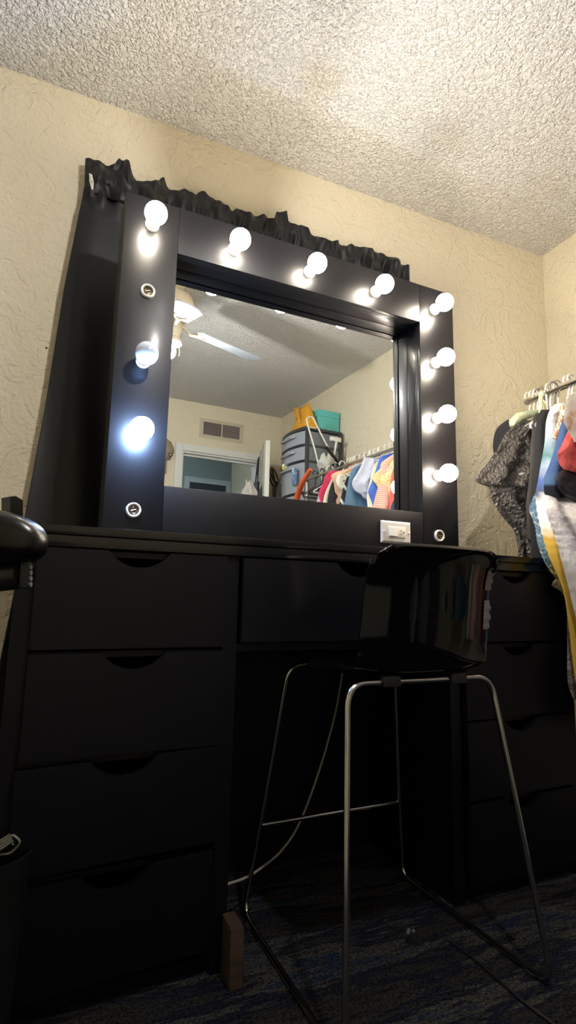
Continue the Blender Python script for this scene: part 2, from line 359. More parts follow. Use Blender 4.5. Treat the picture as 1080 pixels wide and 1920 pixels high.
# ------------------------------------------------------------------ curtain on the wall behind the mirror
top_px = [(160,296),(185,304),(205,308),(216,306),(224,298),(236,303),(244,322),(256,338),(275,341),(294,342),(300,332),(309,331),(316,346),(320,352),(335,357),(348,358),(366,373),(372,362),(400,371),(412,384),(438,391),(446,388),(470,398),(498,404),(512,412),(519,397),(538,395),(542,414),(560,424),(576,428),(592,440),(622,449),(650,459),(664,458),(690,470),(722,476),(738,487),(766,500)]
tp = [at(u, v, 1, -.045) for u, v in top_px]
def ztop(x):
    if x <= tp[0].x: return tp[0].z
    for a, b in zip(tp, tp[1:]):
        if x <= b.x and b.x > a.x: return a.z+(b.z-a.z)*(x-a.x)/(b.x-a.x)
    return tp[-1].z
le = [at(u, v, 1, -.045) for u, v in ((160,296),(158,350),(120,540),(85,760),(48,960),(28,1103),(0,1240))]
def xleft(z):
    for a, b in zip(le, le[1:]):
        if z >= b.z: return a.x+(b.x-a.x)*(a.z-z)/(a.z-b.z+1e-9) if z <= a.z else a.x
    return le[-1].x
XRC = tp[-1].x
def curt(u, v):
    x0 = xleft(2.2); x = x0+(XRC-x0)*u; zt = ztop(x); z = zt-(zt-.22)*(v**1.7)
    xl = xleft(z); x = xl+(XRC-xl)*u
    h = max(0, min(1, (z-1.98)/.1))                    # the gathered header
    n1 = noise.noise(V((x*16, z*5, 1))); n2 = noise.noise(V((x*42, z*20, 5)))
    fold = .007*sin(x*34+2*noise.noise(V((x*3,z,0))))*(1-h) + .005*sin(x*13+1.3)*(1-h)
    y = -.048 + fold + h*(.026*n1 + .016*n2)
    if h > .3: z += .012*h*noise.noise(V((x*30, 3, z*30)))
    y = min(y, -.012)
    return V((x, max(y, -.115 if z > 1.2 else -.066), z))
cb = MB(); cb.grid(curt, 420, 110)
cu = thing('curtain', 'black satin curtain with a ruffled top hanging behind the mirror', 'curtain', (.5,-.05,.22))
o = cb.build('panel', M_CURT, cu); o.matrix_parent_inverse = cu.matrix_world.inverted(); o.location = (-.5,.05,-.22)
sd = o.modifiers.new('thick', 'SOLIDIFY'); sd.thickness = .0015
MB().tube([(le[0].x+.02, -.045, 2.055), (XRC-.02, -.045, 2.055)], .006, 10).build('curtain_rod', mat('dark_rod', (30,28,28), .4, 1.), cu).location = (-.5,.05,-.22)
# small white clip at its upper left corner
cp = at(172, 342, 1, -.075)
clip = thing('clip', 'small white clip pinned to the upper left corner of the black curtain', 'clip', cp)
MB().tube([(-.008,0,.028),(-.002,-.003,.0),(.004,0,-.026)], [.002,.0055,.003], 8).build('clip_jaw', M_WHITE, clip)
MB().tube([(-.004,-.008,.02),(.002,-.006,-.002),(.004,-.002,-.026)], [.003,.004,.002], 8).build('clip_lever', M_WHITE, clip)
MB().lathe([(.003,-.011),(.003,.004)], (.001,0,-.004), 'Y', 12).build('clip_spring', M_CHROME, clip)
# small nail hole in the wall left of the curtain
hp = at(87, 652, 1, -.001)
tag(MB().lathe([(.0002,-.0012),(.0028,-.001),(.0035,.0012)], tuple(hp), 'Y', 14).build('nail', mat('rusty_nail', (70,52,44), .7)), 'tiny dark nail head in the beige wall left of the curtain', 'nail')
# ------------------------------------------------------------------ the bar stool
st = thing('bar_stool', 'glossy black plastic bar stool with chrome tube legs in front of the kneehole', 'stool', (.66,-.60,0), R(2.2))
r_ = .0066
for sx in (-1, 1):
    # rear leg (toward the camera), floor runner and front leg are one bent tube on each side
    top = .609
    pr_ = [(0,-.155,top), (sx*.192,-.155,top), (sx*.247,-.243,r_), (sx*.240,.250,r_), (sx*.165,.178,top), (0,.178,top)]
    n = {0:'a'}
    full = bend(pr_, .045, 8)
    full[0] = V((sx*.0005,-.155,top)); full[-1] = V((sx*.0005,.178,top))
    # split at the floor so that each leg is a piece of its own
    def nearest(p): return min(range(len(full)), key=lambda i: (full[i]-V(p)).length)
    i1 = nearest((sx*.247,-.2,r_)); i2 = nearest((sx*.240,.21,r_))
    MB().tube(full[:i1+1], r_, 12).build('leg', M_CHROME, st)
    MB().tube(full[i1:i2+1], r_*.995, 12).build('floor_runner', M_CHROME, st)
    MB().tube(full[i2:], r_, 12).build('leg', M_CHROME, st)
    for yy in (-.19, .2): MB().box(sx*.2465-.009, sx*.2465+.009, yy-.012, yy+.012, 0, .006, .002).build('floor_glide', mat('black_rubber', (16,16,16), .7), st)
MB().tube([(-.2155,.228,.212),(.2155,.228,.212)], .006, 12).build('footrest', M_CHROME, st)
# moulded shell: profile runs from the front lip over the seat and up the back
prof = [(.235,.612),(.225,.628),(.19,.638),(.10,.632),(0,.626),(-.09,.619),(-.140,.622),(-.172,.638),(-.190,.672),(-.199,.73),(-.209,.80),(-.222,.852),(-.234,.879),(-.244,.891)]
def interp(t):
    k = t*(len(prof)-1); i = min(int(k), len(prof)-2); f = k-i
    p = [prof[max(i-1,0)], prof[i], prof[i+1], prof[min(i+2,len(prof)-1)]]
    def cr(a,b,c,d): return .5*((2*b)+(-a+c)*f+(2*a-5*b+4*c-d)*f*f+(-a+3*b-3*c+d)*f**3)
    return cr(*[q[0] for q in p]), cr(*[q[1] for q in p])
def shell(u, v):
    y, z = interp(v); s = 2*u-1
    t = v
    wseat = .178+.012*sin(pi*min(t/.5,1))
    w = wseat if t < .45 else wseat + (.166-wseat)*min(1, (t-.45)/.35)
    if t > .86: w *= 1-.10*((t-.86)/.14)**2.4
    if t < .10: w *= 1-.16*((.10-t)/.10)**2
    x = s*w
    back = max(0, min(1, (t-.42)/.2))
    z += (1-back)*.020*abs(s)**3                        # dished seat
    y += back*.030*(s*s)*(1-.5*max(0,(t-.8)/.2))        # back wraps forward at the sides
    if t > .86: z -= .018*abs(s)**9
    return V((x, y, z))
sh = MB(); sh.grid(shell, 41, 70)
o = sh.build('seat_shell', M_GLOSS, st)
md = o.modifiers.new('thick', 'SOLIDIFY'); md.thickness = .009; md.offset = 0
bv = o.modifiers.new('round', 'BEVEL'); bv.width = .003; bv.segments = 2; bv.limit_method = 'ANGLE'
for sy in (-.155, .178):
    for sx in (-.09, .09): MB().box(sx-.022, sx+.022, sy-.012, sy+.012, .600, .6215, .003).build('seat_clamp', mat('black_rubber', (16,16,16), .7), st)
# peeling clear film on the right side of its back
fl = MB()
def film(cz, hh):
    def f(u, v):
        zz = cz+(v-.5)*hh; t = min((k/400 for k in range(200, 400)), key=lambda q: abs(shell(.97, q).z-zz))
        p = shell(.935+.06*u, t); ww = .3+.7*sin(pi*v)**.5
        return V((p.x+(.006+.003*sin(v*19))*u*ww, p.y-.0065-.002*sin(v*23+u*9)**2, zz))
    return f
fl.grid(film(.83,.050), 8, 20); fl.grid(film(.750,.065), 8, 20)
fo = fl.build('peeling_film', mat('cloudy_film', (120,122,126), .35, spec=.6), st); fo['label'] = 'torn cloudy protective film'
# ------------------------------------------------------------------ things on the floor
wb0 = at(437, 1832, 2, 0)
tag(MB().box(.299, .328, -.600, -.535, 0, .112, .003).build('wood_block', mat('bare_pine', (70,54,42), .7, vary=(8,(54,40,30),.4,.6,(1,1,8)))), 'short upright block of bare wood beside the left pedestal foot', 'wood block')
pc = [at(642,1262,1,-.17), at(628,1340,1,-.17), at(600,1440,1,-.19), at(563,1540,1,-.22), at(530,1592,1,-.26), at(497,1622,1,-.30), at(462,1645,1,-.36), at(425,1658,1,-.40)]
pc[0].z = min(pc[0].z, .645)
def smooth(pts, k=6):
    pts = [V(p) for p in pts]; out = []
    for i in range(len(pts)-1):
        a, b, c, d = pts[max(i-1,0)], pts[i], pts[i+1], pts[min(i+2,len(pts)-1)]
        for j in range(k):
            f = j/k; out.append(.5*((2*b)+(c-a)*f+(2*a-5*b+4*c-d)*f*f+(3*b-a-3*c+d)*f**3))
    out.append(pts[-1]); return out
for p in pc: p.z = max(p.z, .004)
tag(MB().tube(smooth(pc), .0032, 8).build('power_cord', mat('grey_cord', (172,166,158), .5)), 'pale grey power cord drooping in the dark kneehole', 'cord')
ca, cc = at(845,1765,2,.003), at(1030,1915,2,.003)
tag(MB().tube(smooth([ca, ca.lerp(cc,.35)+V((.003,0,0)), ca.lerp(cc,.7)-V((.003,0,0)), cc, cc+V((.03,-.25,0)), cc+V((-.1,-.5,0))]), .003, 8).build('floor_cable', mat('black_cord', (30,30,32), .35)), 'thin black cable lying on the carpet under the bar stool', 'cable')
lp = at(770,1750,2,.0)
lt = MB()
for k in range(3): lt.lathe([(.001,0),(.0045,.001),(.005,.004),(.002,.007)], (lp.x+.008*k-.008, lp.y+.007*(k%2), 0), 'Z', 7)
tag(lt.build('lint', mat('lint_white', (90,90,92), .8), None, False), 'few tiny pale crumbs of lint on the carpet beneath the stool', 'lint', kind='stuff')
# ------------------------------------------------------------------ clothes rail and clothes along the right wall
RX, RZ = 1.60, 1.572
gr = thing('clothes_rack', 'chrome clothes rail loaded with clothes along the right wall', 'clothes rack', (RX, -1.0, 0))
MB().tube([(0,.785,RZ),(0,-1.075,RZ+.02)], .0095, 16).lathe([(.004,.802),(.0115,.800),(.0125,.782),(.0095,.780)], (0,0,RZ), 'Y', 18).build('rail', M_CHROME, gr)
for y in (.70, -1.05): MB().tube([(.0,y,.05),(.0,y,RZ)], .011, 14).tube([(-.17,y,.05),(.17,y,.05)], .011, 12).build('upright', M_CHROME, gr)
MB().tube([(0,.70,.12),(0,-1.05,.12)], .009, 12).build('lower_bar', M_CHROME, gr)
for y in (.70, -1.05):
    for x in (-.16,.16): MB().lathe([(.004,-.010),(.024,-.009),(.025,0),(.024,.009),(.004,.010)], (x,y,.025), 'X', 18).build('caster', mat('black_rubber', (16,16,16), .7), gr)
def make_hanger(mat_h, rr=.0042, wire=False, label='', cat='hanger', half=.105):
    t = thing('clothes_hanger', label, cat, (0,0,0))
    hook = [(.012*cos(a)*1.7, 0, .012*sin(a)*1.7+.004) for a in [R(200-k*22) for k in range(12)]]
    hook += [(.004,0,-.030),(0,0,-.045),(0,0,-.085)]
    MB().tube(smooth(hook, 3), rr*.8, 8).build('hook', mat_h if not wire else M_CHROME, t)
    b = MB(); sh_ = bend([(0,0,-.082),(-half,0,-.152),(-half+.004,0,-.163),(half-.004,0,-.163),(half,0,-.152),(.0005,0,-.082)], .012, 5)
    b.tube(sh_, rr, 8, closed=False); b.build('shoulder_bar', mat_h, t); return t
H_KINDS = {'white': (M_HANG, .0045), 'black': (mat('black_hanger', (22,22,24), .35), .0045), 'grey': (mat('grey_hanger', (120,122,124), .4), .004), 'wire': (mat('wire_white', (200,198,190), .35), .0022)}
proto = {}
GRP = 'hangers on the clothes rail'
def hang(kind, y, label, rot=0, dx=0):
    if kind not in proto:
        m, r = H_KINDS[kind]; proto[kind] = t = make_hanger(m, r, kind == 'wire')
    else:
        s = proto[kind]; t = s.copy(); COL.objects.link(t)
        for ch in s.children: c = ch.copy(); COL.objects.link(c); c.parent = t
    t.location = (RX+dx, y, RZ+.0115 - (y+.19)*.0115); t.rotation_euler = (0, R(random.uniform(-2,2)), rot)
    tag(t, label, 'hanger', GRP); return t
def garment(name, label, cat, left, Y, m, zb=None, right=None, th=.05, nf=5, amp=.012, seed=0, hem=None, crump=0., group='clothes hanging on the rail', rscale=1., xr=None):
    """hanging cloth with depth: closed shell between a left and a right edge, folded and tapered"""
    L = smooth(list(left), 4) if len(left) > 3 else list(left)
    if zb is not None and L[-1].z > zb: L.append(V((L[-1].x, L[-1].y, zb)))
    zs0, zs1 = L[0].z, L[-1].z
    def edge(P, z):
        for a, b in zip(P, P[1:]):
            lo, hi = min(a.z,b.z), max(a.z,b.z)
            if lo <= z <= hi and hi > lo: return a.x+(b.x-a.x)*(a.z-z)/(a.z-b.z)
        return P[-1].x if z < P[-1].z else P[0].x
    def yc_(z):
        for a, b in zip(L, L[1:]):
            if b.z <= z <= a.z and a.z > b.z: t = (a.z-z)/(a.z-b.z); t = t*t*(3-2*t); return a.y+(b.y-a.y)*t
        return L[-1].y if z < L[-1].z else L[0].y
    if right is None: right = [V((RX+(RX-p.x)*rscale if xr is None else xr, Y, p.z)) for p in L]
    zr0, zr1 = right[0].z, right[-1].z
    N = 64; nv = max(24, int((zs0-zs1)/.008)); nv = min(nv, 120)
    def f(u, v):
        z = zs0+(zs1-zs0)*v; a, b = edge(L, z), edge(right, zr0+(zr1-zr0)*v)
        s = (u*2) if u < .5 else (2-u*2); sd = -1 if u < .5 else 1
        e = sin(pi*min(max(s,.0),1))**.55
        ph = seed*1.7+noise.noise(V((seed, z*3, 0)))*2
        dep = min(1, .35+v*2.2)
        Yc = yc_(z)
        y = sd*e*(th*.5*(.45+.55*dep) + amp*dep*sin(s*nf*2*pi+ph+z*3) + crump*noise.noise(V((s*7+seed, z*26, sd)))+crump*.6*noise.noise(V((s*21+seed, z*60, sd))))
        zz = z + (0 if v < .97 else .008*sin(s*nf*2*pi+ph))
        if hem: zz += hem*v*v*(s-.5)
        x = a+(b-a)*s + (amp*.35*sin(z*22+seed) if crump else 0)*(1-s)*dep
        return V((x, Yc+y, zz))
    g = MB(); gg = g.grid(f, N, nv, True)
    g.bm.faces.new(gg[0]); g.bm.faces.new(gg[-1][::-1])
    o = g.build(name, m)
    return tag(o, label, cat, group)
def px(pts, Y, mir=False): return [(mat_ if mir else at)(q[0], q[1], 1, q[2] if len(q) > 2 else Y) for q in pts]
def yleft(u, v, mir=False, x=1.40): return (mat_ if mir else at)(u, v, 0, x).y
def neck(Y, z=1.488, dx=-.035): return V((RX+dx, Y, z))
CL = dict(rough=.85, sheen=.2)
# --- seen directly, from the far end of the rail toward the camera
m_navy = mat('cloth_navy', (20,21,30), .8, sheen=.2); m_blk = mat('cloth_black', (22,21,24), .8, sheen=.25)
hang('white', -.215, 'white plastic hanger at the far end of the rail, holding the navy jacket')
Y = -.215; garment('jacket', 'dark navy jacket at the far end of the clothes rail', 'jacket', [neck(Y)]+px([(968,777),(950,788),(932,803),(925,825),(926,850),(945,885),(960,905)], Y), Y, m_navy, None, th=.045)
m_bag = mat('crinkled_black', (66,62,58), .2, spec=.7, coat=.3, bump=('n', 80, .018, 5))
Y = -.275
garment('puffer_blouse', 'shiny crinkled black blouse with a flared sleeve beside the wall', 'blouse', px([(985,788),(965,797),(948,812),(932,840),(912,872),(894,895)], Y)+px([(896,906),(917,912),(922,935),(935,962),(958,988),(968,1010),(974,1045)], Y), Y, m_bag, .86, xr=1.72, th=.05, nf=4, crump=.022, seed=3)
hang('wire', Y, 'thin hanger holding the crinkled black blouse')
# padded mint hanger
ph_ = thing('padded_hanger', 'mint green padded satin hanger above the crinkled black blouse', 'hanger', (RX, -.262, RZ+.012), 0, GRP)
ppts = px([(1008,772),(990,778),(972,783),(962,792)], -.262)
MB().tube([V((p.x-RX, 0, p.z-RZ-.012)) for p in ppts]+[V((ppts[-1].x-RX-.008,0,ppts[-1].z-RZ-.03))], [.010,.016,.019,.017,.008], 14).build('padding', mat('mint_satin', (170,186,158), .45, vary=(30,(206,204,170),.4,.6,(1,1,1)), bump=('n',60,.006,3)), ph_)
MB().tube(smooth([(-.018,0,.006),(-.014,0,.018),(0,0,.024),(.014,0,.018),(.018,0,.004),(.006,0,-.022),(0,0,-.04),(0,0,-.07)],3), .0025, 8).build('hook', M_CHROME, ph_)
# cream ribbon tied on the hooks
rb = px([(1001,745),(1000,760),(999,790)], -.30)
rib = thing('ribbon', 'cream ribbon knot hanging between the hangers', 'ribbon', (rb[0].x, -.335, rb[0].z), 0)
for dx, l in ((-.006,.075),(.008,.06),(.0,.085)):
    MB().tube(smooth([(0,0,.0),(dx*.6,.004,-.02),(dx*1.6,-.003,-l*.6),(dx*2,0,-l)],4), [.007]*3+[.006]*10, 6).build('tail', mat('cream_ribbon', (226,214,176), .6), rib)
MB().lathe([(.002,-.012),(.011,-.006),(.012,.004),(.003,.012)], (0,0,.0), 'Z', 10).build('knot', mat('cream_ribbon', (226,214,176), .6), rib)
for k, y in enumerate((-.235,-.255,-.29,-.315,-.335,-.352,-.395,-.412)):
    hang(('white','white','wire','white','grey','wire','white','white')[k], y, ('second white hanger from the far end of the rail','third white hanger, close behind the cream ribbon','bare wire hanger next to the cream ribbon','white hanger holding the plain black cardigan','grey hanger between the black clothes','thin wire hanger holding the tie-dye robe','tall white hanger hook right of the corner','white hanger hook holding the blue top')[k], R(random.uniform(-3,3)))
Y = -.318; garment('cardigan', 'grey black knit cardigan behind the long black sleeve', 'cardigan', [neck(Y)]+px([(1004,775),(998,800),(996,850),(992,900),(986,945)], Y), Y, mat('cloth_charcoal', (54,50,48), .85, sheen=.2), 1.0, th=.04, nf=6, seed=5)
Y = -.352; garment('black_dress', 'plain black dress with a long smooth sleeve on the rail', 'dress', [neck(Y)]+px([(1024,762),(1012,772),(1005,800),(1001,850),(997,900),(992,955)], Y), Y, m_blk, .72, th=.045, nf=3, seed=2)
m_tie = banded('tie_dye', ((0,(236,236,232)),(.10,(200,216,232)),(.17,(112,160,158)),(.205,(196,214,230)),(.26,(84,112,176)),(.31,(70,82,110)),(.335,(226,226,222)),(.45,(232,228,216)),(.49,(210,172,66)),(1,(205,168,70))), 1.46, .45)
m_robe = striped('robe_stripes', (186,184,186), (214,180,78), 2.6, 'X', .56)
Y = -.392
Lr = px([(1045,756),(1033,765),(1024,790),(1021,830),(1014,870),(1009,900),(1004,930,-.43),(1011,980,-.51),(1028,1040,-.58),(1052,1095,-.59),(1062,1140,-.59),(1075,1250,-.59),(1088,1330,-.59)], Y)
garment('robe', 'long white, blue and yellow tie-dye robe at the front of the rail', 'robe', Lr, Y, m_tie, .42, th=.05, nf=4, seed=8, xr=1.80)
Y = -.418; garment('tunic', 'long pale grey crumpled tunic hanging over the yellow tie-dye robe', 'tunic', px([(1050,775),(1040,840),(1028,900,-.435),(1022,935,-.46),(1032,985,-.54),(1048,1040,-.61),(1066,1095,-.625),(1078,1150,-.625),(1090,1240,-.625)], Y), Y, mat('cloth_greylilac', (156,152,156), .8, bump=('n',30,.01,4), vary=(6,(214,210,206),.4,.6,(1,1,1))), .55, th=.03, nf=5, seed=12, crump=.01, xr=1.79)
Y = -.368; garment('denim_skirt', 'faded blue denim skirt with a frayed white edge behind the tie-dye robe', 'skirt', px([(1004,925),(997,940,-.39),(991,955,-.41),(1001,985,-.45),(1008,1020,-.51),(1026,1060,-.553),(1046,1088,-.553),(1056,1096,-.553)], Y), Y, mat('faded_denim', (88,116,138), .85, bump=('n',90,.006,4), vary=(40,(190,196,196),.56,.66,(1,1,1))), None, th=.03, nf=7, seed=4, crump=.012, xr=1.78)
Y = -.553; garment('lace_top', 'light grey lace edged cloth hanging lowest beside the right pedestal', 'cloth', px([(1052,1072),(1042,1085),(1035,1098),(1054,1110),(1064,1135),(1062,1180),(1062,1230),(1066,1280),(1076,1308)], Y), Y, mat('grey_lace', (150,144,138), .8, bump=('n',120,.008,4), vary=(60,(104,98,94),.5,.58,(1,1,1))), None, th=.035, nf=5, seed=6, crump=.014, xr=1.78)
# neon tassels
Yt = -.345
for k, (u, v, c, nm) in enumerate(((1000,974,(214,70,62),'red'),(998,984,(206,214,70),'yellow green'),(1004,998,(196,60,90),'pink'),(1005,1012,(222,70,54),'orange red'),(1013,1020,(190,214,80),'lime green'))):
    p = at(u, v, 1, Yt); t = thing('tassel', f'{("upper","upper","middle","lower","lowest")[k]} {nm} tassel on the trim behind the frayed denim edge', 'tassel', p, 0, 'tassels on the trim')
    MB().lathe([(.001,.012),(.004,.008),(.005,.003),(.003,0),(.008,-.020),(.0005,-.0201)], (0,0,0), 'Z', 10).build('fringe', mat('tassel_'+nm.replace(' ','_'), c, .7), t)
    MB().tube([(0,0,.012),(.004,.001,.028)], .0012, 6).build('cord', M_HANG, t)
Y = -.455; garment('tank_top', 'medium blue top with a dark navy hem near the coral top', 'top', px([(1062,775),(1050,800),(1040,840),(1031,868),(1022,890),(1019,898)], Y), Y, banded('blue_navy', ((0,(62,92,140)),(.72,(66,98,146)),(.86,(96,130,170)),(.90,(22,26,44)),(1,(14,16,26))), at(1062,775,1,Y).z, at(1030,930,1,Y).z, .8, .0), at(1030,930,1,Y).z, th=.05, nf=4, seed=1)
Y = -.44; b0 = px([(1055,762),(1052,785),(1046,805),(1039,822)], Y)
bs = tag(MB().tube(smooth([p for p in b0],5), [.009]*15+[.006], 10).build('beaded_strap', dotted('strap_beads', (204,120,70), (244,232,206), 130, .45)), 'orange and cream braided strap hanging beside the tie-dye robe', 'strap')
Y = -.505; garment('shorts', 'coral red blouse hanging below the white satin top', 'blouse', px([(1072,790),(1062,812),(1053,835),(1047,852),(1053,872),(1064,880),(1080,888)], Y), Y, mat('cloth_coral', (200,84,78), .75, bump=('n',26,.012,4)), None, th=.055, nf=4, seed=9, crump=.01)
Y = -.49; garment('leggings', 'black folded cloth with soft sheen below the coral blouse', 'cloth', px([(1060,876),(1048,888),(1043,902),(1050,918),(1062,930),(1082,940)], Y), Y, mat('cloth_sheenblack', (30,31,36), .5, bump=('n',18,.012,3)), None, th=.06, nf=3, seed=10, crump=.012)
Y = -.535; garment('satin_top', 'sleeveless ivory satin top with brown print at the right edge', 'top', px([(1075,735),(1062,742),(1058,765),(1056,788),(1064,805),(1078,826)], Y), Y, mat('ivory_satin', (226,218,204), .4, vary=(9,(178,128,78),.58,.66,(1,1,1)), bump=('n',22,.012,3)), None, th=.05, nf=4, seed=14, crump=.01)
hang('white', -.452, 'white hanger directly behind the ivory satin top', R(3)); hang('white', -.53, 'wide white hanger holding the ivory satin top'); hang('grey', -.50, 'grey hanger holding the coral blouse')
hang('wire', -.475, 'wire hanger holding the folded black cloth')
# --- seen in the mirror
def mg_(name, label, cat, pts, m, zb=.55, dy=0, th=.045, nf=4, seed=0, crump=.008, ylead=None, nk=True, **k):
    lead = min(pts, key=lambda p: p[0]) if ylead is None else ylead
    Y = yleft(*lead, True, 1.41)+dy
    P = px(pts, Y, True)
    P = [P[0]]+[q for i, q in enumerate(P) if i and q.z < P[0].z]
    out = [P[0]]
    for q in P[1:]:
        out.append(V((q.x, Y, min(q.z, out[-1].z-.002))))
    if nk and P[0].x < RX-.05: out = [V((RX-.02, Y, min(1.552, P[0].z+.07)))]+out
    garment(name, label, cat, out, Y, m, zb, th=th, nf=nf, seed=seed, crump=crump, **k); return Y
ys = []
ys.append(('coral shirt', mg_('shirt', 'salmon coral shirt seen rightmost in the mirror', 'shirt', [(742,858),(738,875),(735,905),(731,930),(728,962)], mat('cloth_salmon', (222,96,86), .8), seed=1)))
mg_('jeans', 'navy blue striped denim in the lower right corner of the mirror', 'jeans', [(744,920),(740,935),(734,948),(730,965)], striped('denim_navy', (44,62,104), (30,42,74), 20, 'Z'), dy=.03, seed=2, nk=False)
ys.append(('cream patterned blouse', mg_('blouse', 'cream yellow patterned blouse with a wide pointed sleeve in the mirror', 'blouse', [(740,852),(730,862),(714,878),(697,895),(706,912),(713,930),(722,937),(732,925)], dotted('cream_print', (232,218,164), (206,184,120), 75), None, th=.06, seed=3, crump=.012)))
ys.append(('pink striped top', mg_('top', 'pink and white fine striped top reflected behind the cream patterned blouse', 'top', [(722,862),(714,872),(712,900),(704,925),(698,955)], striped('pink_stripe', (214,160,140), (236,214,200), 30, 'Z'), seed=4)))
ys.append(('royal blue blouse', mg_('blouse', 'royal blue blouse reflected in the mirror beside the pale lavender shirt', 'blouse', [(722,853),(712,858),(706,880),(700,900),(692,915),(690,925),(697,945)], mat('cloth_royal', (66,104,196), .7, bump=('n',20,.012,3)), 1.1, seed=5, crump=.012)))
ys.append(('ivory top', mg_('top', 'plain ivory top between the blue and the lavender clothes in the mirror', 'top', [(704,868),(698,882),(694,905),(688,930),(688,950)], mat('cloth_ivory', (222,220,196), .8), seed=6)))
ys.append(('pale lavender shirt', mg_('shirt', 'crumpled pale lavender grey shirt, widest garment in the mirror', 'shirt', [(700,846),(685,852),(678,870),(668,888),(660,905),(667,921),(677,926),(683,934),(690,938)], mat('cloth_lavender', (196,200,218), .75, bump=('n',20,.016,4)), 1.06, th=.075, seed=7, crump=.02)))
ys.append(('steel blue dress', mg_('dress', 'long steel blue dress left of the lavender shirt in the mirror', 'dress', [(672,872),(660,880),(654,895),(650,915),(647,940),(645,960)], mat('cloth_steel', (92,122,146), .85), seed=8)))
ys.append(('black and white striped shirt', mg_('shirt', 'black shirt with thin white diagonal stripes in the mirror', 'shirt', [(656,888),(646,905),(640,925),(634,955)], striped('black_white', (26,26,30), (196,196,196), 6, 'DIAGONAL', .88), seed=9)))
ys.append(('floral blouse', mg_('blouse', 'cream blouse with a grey floral print in the mirror', 'blouse', [(656,886),(642,889),(634,893),(631,905),(636,915),(644,922)], dotted('floral', (228,222,204), (96,92,88), 45, .2), 1.28, dy=-.01, seed=10, crump=.012)))
ys.append(('peach top', mg_('top', 'peach and cream top left of the floral blouse in the mirror', 'top', [(640,882),(628,886),(621,892),(626,905),(629,925),(630,950)], mat('cloth_peach', (228,190,156), .8), dy=-.03, seed=11)))
ys.append(('black vest', mg_('vest', 'black vest with a white edge between the peach and cream clothes in the mirror', 'vest', [(632,892),(624,902),(618,920),(613,950)], m_blk, seed=12)))
ys.append(('cream trousers', mg_('trousers', 'narrow cream trousers right of the raspberry shirt in the mirror', 'trousers', [(626,893),(618,905),(610,925),(604,955)], mat('cloth_cream', (222,214,190), .8), seed=13)))
ys.append(('raspberry shirt', mg_('shirt', 'raspberry pink shirt, brightest garment left of the cream trousers in the mirror', 'shirt', [(632,882),(618,884),(610,893),(604,908),(597,923),(599,935),(606,950)], mat('cloth_raspberry', (204,52,92), .75, bump=('n',20,.01,3)), th=.06, seed=14)))
ys.append(('white cloth', mg_('cloth', 'white cloth just left of the raspberry shirt at the mirror bottom', 'cloth', [(604,908),(597,925),(591,950)], mat('cloth_white', (218,216,208), .8), seed=15, nk=False)))
for i, (nm, y) in enumerate(ys): hang('white' if i % 4 else 'wire', y, f'hanger holding the {nm}', R(random.uniform(-3,3)))
for i in range(18):
    tag(hang('white', -.66-.048*i, 'bare white plastic hanger among the clothes seen in the mirror', R(random.uniform(-9,9))), None, None, 'bare white hangers among the clothes')
for i, y in enumerate((-1.60,-1.65,-1.70,-1.74,-1.78,-1.83,-1.88,-1.93)):
    hang(('black','grey','black','white','wire','black','grey','black')[i], y, 'empty hanger in the bunch at the rail end, ' + ('nearest the white cloth','second from the white cloth','third from the white cloth','the white one of the bunch','the thin wire one','sixth from the white cloth','grey one near the tower','last one before the drawer tower')[i], R(random.uniform(-14,14)))
# orange bag strap cloth slanting down
p0, p1 = mat_(582,880,0,1.43), mat_(553,940,0,1.47)
oc = [p0, p0.lerp(p1,.4)+V((-.01,0,0)), p0.lerp(p1,.8), p1+V((0,-.05,-.1))]
og = MB(); sp = smooth(oc, 6)
og.tube(sp, [.012+.014*i/len(sp) for i in range(len(sp))], 10)
tag(og.build('scarf', mat('cloth_orange', (214,92,46), .75)), 'orange red scarf slanting down in front of the drawer tower in the mirror', 'scarf')
# ------------------------------------------------------------------ drawer tower in the far corner, with a bag and a box on top
TX0, TX1, TY0, TY1 = 1.635, 1.945, -2.53, -2.135
tw = thing('drawer_tower', 'tall grey plastic drawer tower with clear bowed drawers in the far corner', 'drawer tower', ((TX0+TX1)/2, (TY0+TY1)/2, 0))
cxx, cyy = (TX0+TX1)/2, (TY0+TY1)/2
m_fr = mat('tower_frame', (58,60,62), .45); m_cl = mat('clear_grey_plastic', (150,156,164), .25, spec=.6)
tz = [1.985, 1.868, 1.75, 1.515, 1.28, 1.045, .81, .575, .34, .105]
hx, hy = (TX1-TX0)/2, (TY1-TY0)/2
for sx in (-1,1):
    for sy in (-1,1):
        MB().box(sx*hx-(.028 if sx>0 else 0), sx*hx+(.028 if sx<0 else 0), sy*hy-(.03 if sy>0 else 0), sy*hy+(.03 if sy<0 else 0), 0, 1.985, .003).build('corner_post', m_fr, tw)
tb = MB()
def bow(x, y0, y1, z0, z1, dep, inset=0):
    g = MB(); n = 14
    fr = [(x-dep*sin(pi*k/n)**.8, y0+(y1-y0)*k/n) for k in range(n+1)]
    pts = fr+[(x+.06, y1), (x+.06, y0)]
    a = [g.bm.verts.new((p[0], p[1], z0)) for p in pts]; b = [g.bm.verts.new((p[0], p[1], z1)) for p in pts]
    g.bm.faces.new(a); g.bm.faces.new(b[::-1])
    for i in range(len(pts)): g.bm.faces.new((a[i], b[i], b[(i+1)%len(pts)], a[(i+1)%len(pts)]))
    return g
tb = bow(-hx, -hy+.004, hy-.004, 1.985, 2.008, .035); tb.box(-hx, hx, -hy, hy, 1.985, 2.008, .004); tb.build('top_panel', m_fr, tw)
